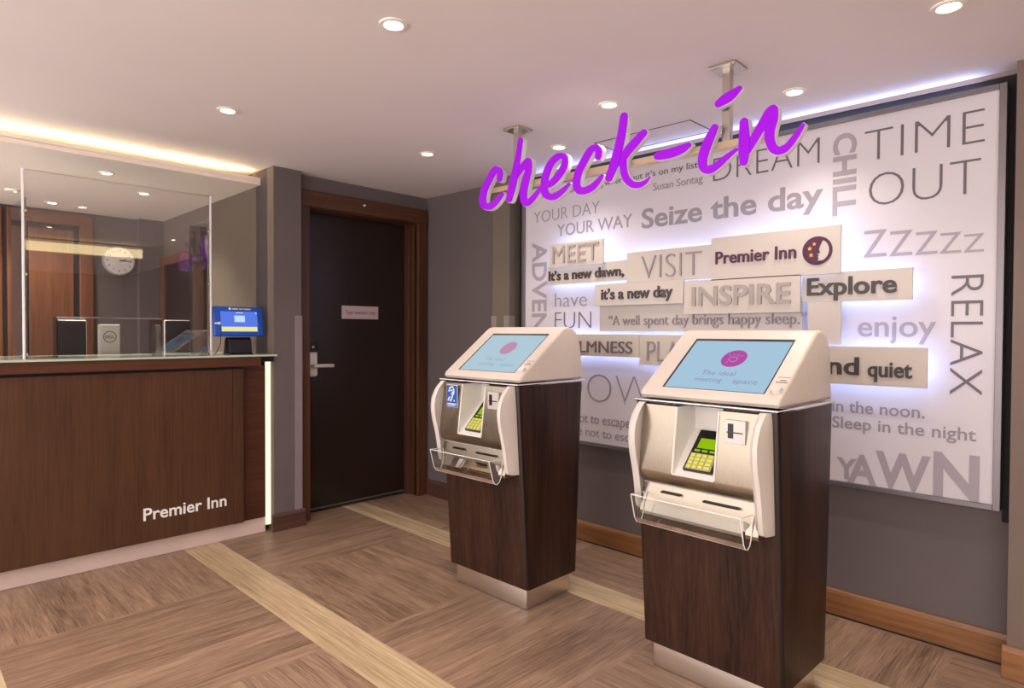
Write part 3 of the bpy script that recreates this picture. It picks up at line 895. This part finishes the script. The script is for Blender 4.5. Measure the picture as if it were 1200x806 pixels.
for n, (x, yl, yr, zb, zt) in PLAQUES.items():
    mb = MB(); mb.box(x, x + 0.010, yr, yl, zb, zt, M['plaque'], 0.001)
    mb.box(x + 0.010, XB, (yl + yr) / 2 - 0.02, (yl + yr) / 2 + 0.02, (zb + zt) / 2 - 0.02, (zb + zt) / 2 + 0.02, M['silver'])
    pq = sub(mb, 'plaque', pw)
    for t in PTEXT.get(n, []):
        wtext(pq, *t, x, 0.007)
    if n in HALO:
        mb = MB()
        g = 0.022
        for (a0, a1, b0, b1) in [(yr + g, yl - g, zt - g - 0.012, zt - g), (yr + g, yl - g, zb + g, zb + g + 0.012), (yr + g, yr + g + 0.012, zb + g, zt - g), (yl - g - 0.012, yl - g, zb + g, zt - g)]:
            mb.box(x + 0.0102, x + 0.016, a0, a1, b0, b1, M['led_cool'])
        sub(mb, 'halo_light', pq)
    if n == 'PREM':
        cy, czz, r = 0.952, 1.546, 0.0595
        def disc(y, z, r, m, xx, nm, n=40):
            mb = MB(); mb.cyl((xx, y, z), (xx - 0.0025, y, z), r, m, n); return sub(mb, nm, pq)
        disc(cy, czz, r, M['ink_purple'], x, 'logo_ring')
        disc(cy, czz, r * 0.80, M['plaque'], x - 0.0025, 'logo_moon')
        # night sky with a moon profile on its right edge
        mb = MB()
        pts = []
        for k in range(30):
            a = math.radians(60 + 240 * k / 29)
            pts.append((cy - r * 0.805 * math.cos(a), czz + r * 0.805 * math.sin(a)))
        prof = [(0.02, -0.72), (0.10, -0.52), (0.02, -0.44), (0.10, -0.36), (0.0, -0.26), (0.20, -0.14), (0.10, 0.06), (0.16, 0.26), (0.24, 0.46), (0.34, 0.62)]
        pts += [(cy - r * (p + 0.02), czz + r * q) for p, q in prof]
        mb.prism(pts, x - 0.005, x - 0.0075, 'X', M['ink_purple']); sub(mb, 'logo_night', pq)
        for (dy, dz, rr) in [(0.46, 0.16, 0.17), (0.16, 0.46, 0.14), (0.36, -0.30, 0.17)]:
            mb = MB()
            sp = [(cy + r * dy + r * rr * (1 if k % 2 == 0 else 0.5) * math.cos(math.radians(90 + 36 * k)), czz + r * dz + r * rr * (1 if k % 2 == 0 else 0.5) * math.sin(math.radians(90 + 36 * k))) for k in range(10)]
            mb.prism(sp, x - 0.0075, x - 0.009, 'X', M['star']); sub(mb, 'logo_star', pq)

# ================================================================== CHECK-IN SIGN
sign = empty('hanging_sign', (2.16, 1.55, 1.85)); tag(sign, 'purple handwritten check-in sign hanging on steel posts from the ceiling', 'sign')
SO = Vector((2.16, 1.55, 1.85))
def ssub(mb, name, parent, smooth=False):
    o = mb.build(name, parent, smooth); o.data.transform(Matrix.Translation(-SO)); return o
mb = MB(); mb.prism([(0.905, 1.858), (2.262, 1.882), (2.262, 1.906), (0.905, 1.882)], 2.136, 2.172, 'X', M['rail']); ssub(mb, 'rail', sign)
for (y, zr) in [(2.108, 1.90), (1.058, 1.88)]:
    mb = MB(); mb.box(2.148, 2.178, y - 0.015, y + 0.015, zr - 0.01, cz(y) - 0.002, M['steel'], 0.002)
    pst = ssub(mb, 'post', sign)
    mb = MB(); mb.box(2.113, 2.213, y - 0.05, y + 0.05, cz(y) - 0.009, cz(y) - 0.0005, M['steel'], 0.001)
    for dx in (-1, 1):
        for dy in (-1, 1):
            mb.cyl((2.163 + dx * 0.036, y + dy * 0.036, cz(y) - 0.012), (2.163 + dx * 0.036, y + dy * 0.036, cz(y) - 0.008), 0.006, M['steel'], 8)
    ssub(mb, 'ceiling_plate', pst)
STROKES = [
    ('c', [[(2.175, 1.935, 0.0306), (2.174, 1.962, 0.034), (2.192, 1.983, 0.0234), (2.216, 1.977, 0.0361), (2.251, 1.939, 0.038), (2.279, 1.904, 0.0409), (2.294, 1.867, 0.0432), (2.292, 1.834, 0.0412), (2.269, 1.814, 0.0273), (2.234, 1.814, 0.0308), (2.197, 1.831, 0.027), (2.16, 1.858, 0.0172)]]),
    ('h', [[(2.039, 2.086, 0.0272), (2.05, 2.024, 0.0291), (2.068, 1.958, 0.0367), (2.089, 1.891, 0.044), (2.11, 1.831, 0.0348)], [(2.08, 1.911, 0.0197), (2.044, 1.948, 0.0297), (2.007, 1.976, 0.0333), (1.987, 1.979, 0.0313), (1.989, 1.943, 0.0396), (2.005, 1.898, 0.043), (2.019, 1.848, 0.0439), (2.016, 1.81, 0.0393), (1.994, 1.794, 0.0285), (1.959, 1.811, 0.0278), (1.916, 1.847, 0.018), (1.889, 1.874, 0.0108)]]),
    ('e', [[(1.888, 1.852, 0.0148), (1.847, 1.86, 0.0277), (1.804, 1.888, 0.0322), (1.775, 1.921, 0.0318), (1.771, 1.952, 0.028), (1.788, 1.969, 0.0202), (1.821, 1.966, 0.0291), (1.855, 1.943, 0.0347), (1.88, 1.904, 0.0377), (1.891, 1.859, 0.0379), (1.885, 1.823, 0.0347), (1.857, 1.801, 0.0251), (1.823, 1.8, 0.0261), (1.783, 1.817, 0.0205), (1.748, 1.84, 0.0099)]]),
    ('c', [[(1.591, 1.928, 0.0277), (1.59, 1.952, 0.0272), (1.608, 1.967, 0.0232), (1.636, 1.957, 0.0312), (1.668, 1.92, 0.0328), (1.696, 1.881, 0.0353), (1.707, 1.838, 0.0365), (1.695, 1.808, 0.0304), (1.669, 1.798, 0.0272), (1.632, 1.803, 0.0272), (1.598, 1.822, 0.0213), (1.573, 1.845, 0.0108)]]),
    ('k', [[(1.466, 2.06, 0.0316), (1.475, 2.001, 0.0351), (1.491, 1.942, 0.0368), (1.514, 1.877, 0.0385), (1.537, 1.832, 0.0309)], [(1.375, 1.976, 0.0283), (1.406, 1.954, 0.0332), (1.447, 1.923, 0.0362), (1.482, 1.885, 0.0316)], [(1.469, 1.9, 0.0316), (1.469, 1.859, 0.0331), (1.458, 1.82, 0.0301), (1.43, 1.789, 0.0248), (1.397, 1.78, 0.0222), (1.368, 1.786, 0.0172), (1.348, 1.801, 0.0071)]]),
    ('-', [[(1.31, 1.875, 0.0269), (1.287, 1.875, 0.031), (1.247, 1.876, 0.0329), (1.209, 1.881, 0.0291), (1.18, 1.891, 0.0161)]]),
    ('i', [[(1.079, 1.93, 0.023), (1.099, 1.895, 0.0319), (1.117, 1.857, 0.0344), (1.125, 1.821, 0.0316), (1.117, 1.793, 0.0256), (1.093, 1.786, 0.0253), (1.06, 1.801, 0.0214), (1.027, 1.822, 0.015), (0.998, 1.838, 0.0078)], [(1.065, 2.013, 0.0261), (1.048, 2.02, 0.0328), (1.023, 2.029, 0.0338), (0.99, 2.045, 0.0172)]]),
    ('n', [[(0.971, 1.926, 0.0247), (0.97, 1.883, 0.0328), (0.97, 1.838, 0.0357), (0.971, 1.79, 0.0245)], [(0.958, 1.828, 0.0236), (0.928, 1.874, 0.0292), (0.902, 1.912, 0.0312), (0.883, 1.939, 0.0318), (0.871, 1.946, 0.0242), (0.874, 1.916, 0.0336), (0.883, 1.879, 0.0316), (0.882, 1.845, 0.029), (0.871, 1.817, 0.0258), (0.852, 1.805, 0.0241), (0.828, 1.811, 0.0222), (0.8, 1.84, 0.0184), (0.777, 1.872, 0.0106)]]),
]
def spline(pts, n=6):
    out = []
    P = [pts[0]] + list(pts) + [pts[-1]]
    for i in range(1, len(P) - 2):
        p0, p1, p2, p3 = P[i - 1:i + 3]
        for k in range(n):
            t = k / n
            out.append(tuple(0.5 * (2 * b + (c - a) * t + (2 * a - 5 * b + 4 * c - d) * t * t + (3 * b - a - 3 * c + d) * t ** 3) for a, b, c, d in zip(p0, p1, p2, p3)))
    out.append(tuple(pts[-1]))
    return out

def ribbon(mb, pts, xf, xb, m):
    """rounded brush stroke in the y-z plane, from front plane xf to back plane xb"""
    S = spline(pts)
    L, R = [], []
    for i, (y, z, w) in enumerate(S):
        a, b = S[max(i - 1, 0)], S[min(i + 1, len(S) - 1)]
        t = Vector((b[0] - a[0], b[1] - a[1])).normalized()
        nn = Vector((-t.y, t.x)) * (w / 2)
        L.append((y + nn.x, z + nn.y)); R.append((y - nn.x, z - nn.y))
    def cap(i0, i1, c):
        y, z, w = S[i0]
        t = Vector((S[i0][0] - S[i1][0], S[i0][1] - S[i1][1])).normalized()
        nn = Vector((-t.y, t.x))
        return [(y + (nn.x * math.cos(a) + t.x * math.sin(a)) * w / 2, z + (nn.y * math.cos(a) + t.y * math.sin(a)) * w / 2) for a in [math.pi * k / 8 for k in range(1, 8)]]
    k = mb.mi(m)
    V = lambda p, x: mb.bm.verts.new((x, p[0], p[1]))
    sx = 3e-5
    Lf, Rf, Lb, Rb = [V(p, xf + sx * i) for i, p in enumerate(L)], [V(p, xf + sx * i) for i, p in enumerate(R)], [V(p, xb) for p in L], [V(p, xb) for p in R]
    def F(*v):
        f = mb.bm.faces.new(v); f.material_index = k
    for i in range(len(S) - 1):
        F(Lf[i], Lf[i + 1], Rf[i + 1], Rf[i]); F(Lb[i], Rb[i], Rb[i + 1], Lb[i + 1])
        F(Lf[i], Lb[i], Lb[i + 1], Lf[i + 1]); F(Rf[i], Rf[i + 1], Rb[i + 1], Rb[i])
    for (a, b, i) in [(0, 1, 0), (len(S) - 1, len(S) - 2, len(S) - 1)]:
        c = cap(a, b, 0)
        # cap runs from one side to the other
        s0, s1 = (Lf[i], Rf[i]) if (Vector(c[0]) - Vector(L[i])).length < (Vector(c[0]) - Vector(R[i])).length else (Rf[i], Lf[i])
        t0, t1 = (Lb[i], Rb[i]) if s0 is Lf[i] else (Rb[i], Lb[i])
        cf = [V(p, xf + sx * i) for p in c]; cb = [V(p, xb) for p in c]
        F(s0, *cf, s1); F(t0, *cb, t1)
        A = [s0] + cf + [s1]; B = [t0] + cb + [t1]
        for q in range(len(A) - 1):
            F(A[q], A[q + 1], B[q + 1], B[q])

NM = {'-': 'hyphen'}
for ch, strokes in STROKES:
    mb = MB()
    for q, s in enumerate(strokes):
        ribbon(mb, [(y, z, w + 0.007) for y, z, w in s], 2.1120 + 0.0003 * q, 2.137, M['sign_side'])
    body = ssub(mb, 'hyphen' if ch == '-' else 'letter', sign)
    body['label'] = 'hyphen of the purple sign' if ch == '-' else 'handwritten purple letter ' + ch
    mb = MB()
    for q, s in enumerate(strokes):
        ribbon(mb, [(y, z, w + 0.003) for y, z, w in s], 2.1050 + 0.0032 * q, 2.1150, M['purple'])
    f = ssub(mb, 'letter_face', body); f['label'] = 'glowing purple front'

# ================================================================== KIOSKS
def make_kiosk(loc, rz, label, near, zs=1.0):
    root = empty('check_in_kiosk', (loc[0], loc[1], 0), rz)
    root.scale = (1, 1, zs)
    tag(root, label, 'check-in kiosk', 'check-in kiosks')
    w, d = 0.228, 0.147
    mb = MB(); mb.box(-d, d, -w, w, 0.0, 0.105, M['aluminium'], 0.006, 3); mb.build('plinth', root, True)
    # tapered body
    b = 0.254
    xfz = lambda z: -0.167 - 0.063 * (z - 0.096) / 0.878
    prof = [(-0.167, 0.096), (0.170, 0.096), (0.208, 0.974), (-0.230, 0.974)]
    ra, rb = 0.078, -0.072            # sides of the keypad recess
    mid = [(-0.167, 0.096), (0.170, 0.096), (0.208, 0.974), (-0.115, 0.974), (-0.115, 0.735), (xfz(0.735), 0.735)]
    mb = MB()
    mb.prism(prof, -b, rb - 0.006, 'Y', M['kiosk_wood'])
    mb.prism(prof, ra + 0.006, b, 'Y', M['kiosk_wood'])
    mb.prism(mid, rb - 0.006, ra + 0.006, 'Y', M['kiosk_wood'])
    es = [e for e in mb.bm.edges if abs((e.verts[0].co - e.verts[1].co).z) > 0.5 and abs(e.verts[0].co.y) > 0.25 and abs(e.verts[1].co.y) > 0.25]
    bmesh.ops.bevel(mb.bm, geom=es, offset=0.014, segments=4, affect='EDGES', profile=0.5)
    for f in mb.bm.faces: f.material_index = 0
    body = mb.build('cabinet', root, True)
    body.data.materials.append(M['kiosk_edge'])
    for p in body.data.polygons:
        n = p.normal
        if abs(n.x) > 0.15 and abs(n.y) > 0.15: p.material_index = 1
    # clear acrylic ledge
    mb = MB(); mb.box(-0.234, 0.222, -0.253, 0.253, 0.9745, 0.984, M['clear'])
    for y in (-0.253, 0.253):
        mb.box(-0.234, 0.222, y - 0.0008, y + 0.0008, 0.979, 0.983, M['edge_glint'])
    mb.box(-0.2352, -0.2338, -0.253, 0.253, 0.979, 0.983, M['edge_glint'])
    mb.build('acrylic_ledge', root)
    # screen hood
    mb = MB()
    hp = [(-0.204, 0.987), (-0.213, 0.998), (-0.208, 1.014), (0.066, 1.214), (0.085, 1.224), (0.112, 1.227), (0.140, 1.220), (0.168, 1.203), (0.188, 1.176), (0.200, 1.135), (0.206, 1.08), (0.212, 0.987)]
    mb.prism(hp, -0.248, 0.248, 'Y', M['kiosk_white'])
    es = [e for e in mb.bm.edges if len(e.link_faces) == 2 and any(abs(f.normal.y) > 0.9 for f in e.link_faces)]
    bmesh.ops.bevel(mb.bm, geom=es, offset=0.011, segments=3, affect='EDGES', profile=0.5)
    for f in mb.bm.faces: f.material_index = 0
    hood = mb.build('screen_hood', root, True)
    # screen on the sloping front, in slope coordinates (u up the slope, y, out)
    p0 = Vector((-0.208, 0, 1.014)); e = (Vector((0.066, 0, 1.214)) - p0).normalized(); nn = Vector((-e.z, 0, e.x))
    def SL(u, y, h): return p0 + e * u + Vector((0, y, 0)) + nn * h
    def sbox(mb, u0, u1, y0, y1, h0, h1, m):
        c = [SL(u, y, h) for h in (h0, h1) for (u, y) in ((u0, y0), (u1, y0), (u1, y1), (u0, y1))]
        for q in ((0, 1, 2, 3), (7, 6, 5, 4), (0, 4, 5, 1), (1, 5, 6, 2), (2, 6, 7, 3), (3, 7, 4, 0)):
            mb.face([c[i] for i in q], m)
    mb = MB(); sbox(mb, 0.022, 0.306, -0.193, 0.170, -0.004, 0.0006, M['black'])
    bz = mb.build('screen_bezel', hood)
    mb = MB(); sbox(mb, 0.024, 0.292, -0.189, 0.161, 0.0004, 0.0012, M['screen'] if near else M['screen_pale'])
    scr = mb.build('display', hood)
    mb = MB()
    cu, cy, ru, ry = (0.192, -0.024, 0.047, 0.044)
    pts = [SL(cu + ru * math.sin(2 * math.pi * k / 40), cy + ry * math.cos(2 * math.pi * k / 40), 0.0018) for k in range(40)]
    mb.face(pts, M['pink'] if near else M['pink_pale']); dsc = mb.build('display_disc', hood)
    if near:
        mb = MB()
        # line drawing of hands round a small gem with rays
        for (a, b) in [((-0.014, 0.012), (-0.004, 0.018)), ((-0.004, 0.018), (0.006, 0.012)), ((0.006, 0.012), (0.006, -0.010)), ((0.006, -0.010), (-0.010, -0.014)), ((-0.010, -0.014), (-0.020, -0.002)), ((-0.020, -0.002), (-0.014, 0.012)),
                       ((0.012, 0.018), (0.020, 0.024)), ((0.014, 0.006), (0.024, 0.008)), ((0.014, -0.006), (0.024, -0.010)), ((0.010, -0.018), (0.018, -0.026)), ((-0.018, 0.016), (-0.028, 0.016))]:
            mb.tube([SL(cu + a[0], cy + a[1], 0.0024), SL(cu + b[0], cy + b[1], 0.0024)], 0.0009, M['pink_line'], 6)
        mb.build('display_drawing', dsc)
        for (s, y0, y1, u) in [('The ideal', 0.058, -0.062, 0.098), ('meeting', 0.066, -0.030, 0.062), ('space', -0.070, -0.152, 0.062)]:
            lettering(s, SL(u, y0, 0.0016), (0, y1 - y0, 0), e * 0.024, nn, 0.0006, M['screen_text'], -0.014, hood, 'display_text')
    else:
        for (s, y0, y1, u) in [('The ideal', 0.058, -0.062, 0.098), ('meeting', 0.066, -0.030, 0.062), ('space', -0.070, -0.152, 0.062)]:
            lettering(s, SL(u, y0, 0.0016), (0, y1 - y0, 0), e * 0.024, nn, 0.0006, M['screen_text_pale'], -0.014, hood, 'display_text')
    mb = MB(); c0 = SL(0.040, -0.224, 0.0); mb.cyl(c0, c0 + nn * 0.012, 0.0175, M['kiosk_cheek'], 24, 0.015); mb.cyl(c0, c0 + nn * 0.002, 0.0195, M['silver'], 24)
    mb.build('call_button', hood, True)
    mb = MB()
    for (u, y0, y1) in [(0.106, -0.244, -0.204), (0.090, -0.236, -0.216), (0.080, -0.242, -0.206)]:
        sbox(mb, u, u + (0.0018 if u > 0.1 else 0.004), y0, y1, 0.0, 0.0006, M['ink_dark'])
    mb.build('button_caption', hood)

    # ---- steel fascia with the keypad recess
    fx = -0.268
    F = MB()
    yl, yr = 0.206, -0.212
    xb0 = -0.16
    for (a0, a1) in [(ra, yl), (yr, rb)]:
        F.prism([(fx + 0.025, 0.968), (xb0, 0.968), (xb0, 0.69), (fx + 0.026, 0.698), (fx + 0.010, 0.710), (fx, 0.726), (fx - 0.004, 0.748)], a0, a1, 'Y', M['fascia'])
    F.prism([(fx - 0.004, 0.745), (xb0, 0.745), (xb0, 0.69), (fx + 0.026, 0.698), (fx + 0.010, 0.710), (fx, 0.726)], rb, ra, 'Y', M['fascia'])
    fas = F.build('fascia', root, True)
    # recess lining
    mb = MB()
    xi = -0.130
    zf, zb_ = 0.746, 0.885
    mb.face([(fx, rb, zf), (fx, ra, zf), (xi, ra, zb_), (xi, rb, zb_)], M['recess'])
    mb.face([(xi, rb, zb_), (xi, ra, zb_), (xi, ra, 0.968), (xi, rb, 0.968)], M['recess'])
    for y in (ra, rb):
        s = -1 if y > 0 else 1
        mb.face([(fx, y + s * 0.0012, zf), (fx + 0.025, y + s * 0.0012, 0.968), (xi, y + s * 0.0012, 0.968), (xi, y + s * 0.0012, zb_)], M['recess'])
        mb.tube([(fx + 0.024, y, 0.966), (fx - 0.004, y, 0.748)], 0.0035, M['recess'])
    mb.tube([(fx - 0.004, ra, 0.746), (fx - 0.004, rb, 0.746)], 0.003, M['recess'])
    mb.build('recess_lining', fas)
    # keypad lying on the recess floor
    k0 = Vector((fx, 0, zf)); ke = (Vector((xi, 0, zb_)) - k0).normalized(); kn = Vector((-ke.z, 0, ke.x))
    def KL(u, y, h): return k0 + ke * u + Vector((0, y, 0)) + kn * h
    def kbox(mb, u0, u1, y0, y1, h0, h1, m):
        c = [KL(u, y, h) for h in (h0, h1) for (u, y) in ((u0, y0), (u1, y0), (u1, y1), (u0, y1))]
        for q in ((0, 1, 2, 3), (7, 6, 5, 4), (0, 4, 5, 1), (1, 5, 6, 2), (2, 6, 7, 3), (3, 7, 4, 0)):
            mb.face([c[i] for i in q], m)
    kc = -0.004
    mb = MB(); kbox(mb, 0.020, 0.185, kc - 0.052, kc + 0.050, 0.0, 0.010, M['black']); pad = mb.build('keypad', fas)
    mb = MB(); kbox(mb, 0.110, 0.150, kc - 0.040, kc + 0.034, 0.010, 0.011, M['lcd']); mb.build('keypad_display', fas)
    mb = MB(); kbox(mb, 0.024, 0.088, kc - 0.046, kc + 0.044, 0.010, 0.0112, M['keybed']); mb.build('key_bed', fas)
    for r_ in range(4):
        for c_ in range(4):
            u = 0.028 + r_ * 0.0150
            y = kc + 0.040 - c_ * 0.0205
            mb = MB(); kbox(mb, u, u + 0.0105, y - (0.019 if c_ == 3 else 0.014), y, 0.0112, 0.0145, M['key'])
            mb.build('key', fas)
    for c_ in range(3):
        y = kc + 0.038 - c_ * 0.027
        mb = MB(); kbox(mb, 0.096, 0.103, y - 0.019, y, 0.010, 0.012, M['lcd']); mb.build('function_key', fas)
    # card reader on the right
    mb = MB(); mb.box(fx + 0.008, fx + 0.03, -0.166, -0.100, 0.872, 0.945, M['silver'], 0.001)
    cr = mb.build('card_reader', fas)
    mb = MB(); mb.box(fx + 0.0072, fx + 0.012, -0.128, -0.110, 0.888, 0.934, M['black']); mb.box(fx + 0.0066, fx + 0.012, -0.158, -0.106, 0.905, 0.9085, M['black']); mb.build('card_slot', cr)
    # lower dispensing panel with slots
    mb = MB()
    mb.prism([(fx + 0.026, 0.699), (xb0, 0.699), (xb0, 0.588), (-0.262, 0.588), (-0.266, 0.600)], yr, yl, 'Y', M['fascia'])
    mb.tube([(fx + 0.025, yl, 0.697), (fx + 0.025, yr, 0.697)], 0.0022, M['silver'])
    low = mb.build('lower_panel', root)
    mb = MB(); mb.box(-0.262, -0.240, 0.056, 0.127, 0.672, 0.678, M['black']); mb.build('card_slot', low)
    mb = MB(); mb.box(-0.262, -0.240, -0.148, -0.027, 0.669, 0.675, M['black']); mb.build('receipt_slot', low)
    # side cheeks: curved, toed-in white shells
    Z = [0.974, 0.955, 0.935, 0.90, 0.87, 0.84, 0.80, 0.765, 0.73, 0.69, 0.65, 0.625, 0.607, 0.599]
    D = [0.014, 0.036, 0.053, 0.070, 0.075, 0.074, 0.067, 0.057, 0.048, 0.040, 0.034, 0.030, 0.022, 0.006]
    for s in (1, -1):
        mb = MB()
        rings = []
        for z, dep in zip(Z, D):
            xbk = -0.200
            # outer skin curves from the cabinet edge inwards to the front lip
            dd = dep + 0.035
            out = []
            for t in (0.0, 0.3, 0.6, 0.85, 1.0):
                out.append((xbk - dd * t, s * (0.236 - 0.010 * t * t)))
            th = 0.023
            inn = [(x + (0.004 if i == 4 else 0), y - s * th) for i, (x, y) in enumerate(out)]
            lip = [(out[-1][0] - 0.005, out[-1][1] - s * th * 0.5)]
            loop = out + lip + inn[::-1]
            rings.append([mb.bm.verts.new((x, y, z)) for x, y in loop])
        k = mb.mi(M['kiosk_cheek'])
        n = len(rings[0])
        for A, B in zip(rings, rings[1:]):
            for j in range(n):
                f = mb.bm.faces.new((A[j], A[(j + 1) % n], B[(j + 1) % n], B[j])); f.material_index = k
        for R in (rings[0], rings[-1]):
            f = mb.bm.faces.new(R); f.material_index = k
        mb.build('side_cheek', root, True)
    # clear collecting tray
    mb = MB()
    tp = [(-0.262, 0.632), (-0.268, 0.592), (-0.278, 0.572), (-0.292, 0.564), (-0.306, 0.569), (-0.317, 0.586), (-0.340, 0.668)]
    W_ = 0.192
    n = len(tp)
    for (a, b_) in zip(tp, tp[1:]):
        mb.face([(a[0], -W_, a[1]), (a[0], W_, a[1]), (b_[0], W_, b_[1]), (b_[0], -W_, b_[1])], M['clear'])
    for y in (-W_, W_):
        mb.face([(p[0], y, p[1]) for p in tp], M['clear'])
        mb.tube([(p[0], y, p[1]) for p in tp], 0.0017, M['edge_glint'], 6)
        mb.tube([(tp[0][0], y, tp[0][1]), (-0.262, y, 0.664), (tp[-1][0], y, tp[-1][1])], 0.0017, M['edge_glint'], 6)
    mb.tube([(tp[-1][0], -W_, tp[-1][1]), (tp[-1][0], W_, tp[-1][1])], 0.0017, M['edge_glint'], 6)
    mb.tube([(tp[3][0], -W_, tp[3][1]), (tp[3][0], W_, tp[3][1])], 0.0012, M['edge_glint'], 6)
    mb.build('collecting_tray', root)
    if not near:
        mb = MB(); mb.box(fx - 0.0022, fx, 0.100, 0.174, 0.858, 0.960, M['white'], 0.0005)
        mb.box(fx - 0.003, fx - 0.002, 0.102, 0.172, 0.860, 0.958, M['sticker'])
        stk = mb.build('hearing_loop_sticker', fas); stk.location = (0.0128, 0, 0); stk['label'] = 'blue hearing loop sticker'
        mb = MB()
        xx = fx - 0.0042
        def pt(y, z): return (xx, 0.137 - y, 0.912 + z)
        mb.tube([pt(-0.018, 0.018), pt(-0.010, 0.036), pt(0.006, 0.040), pt(0.016, 0.028), pt(0.014, 0.010), pt(0.004, -0.004), pt(0.0, -0.018), pt(-0.010, -0.026)], 0.0038, M['white'], 6)
        mb.tube([pt(-0.006, 0.020), pt(0.003, 0.026), pt(0.006, 0.016), pt(-0.002, 0.004)], 0.003, M['white'], 6)
        mb.tube([pt(-0.024, -0.024), pt(-0.012, -0.006)], 0.004, M['white'], 6)
        mb.tube([pt(0.018, -0.020), pt(0.018, -0.026)], 0.003, M['white'], 6)
        mb.build('ear_symbol', stk)
        mb = MB(); mb.box(fx - 0.0042, fx - 0.0025, 0.106, 0.168, 0.872, 0.876, M['white']); mb.box(fx - 0.0042, fx - 0.0025, 0.112, 0.168, 0.865, 0.868, M['white']); mb.build('sticker_text', stk)
    return root

make_kiosk((2.116, 2.089), 0.014, 'check-in kiosk nearer the door, with the blue hearing loop sticker', False)
make_kiosk((2.115, 0.998), -0.024, 'check-in kiosk in the foreground, with legible meeting space words on its blue screen', True, 0.988)
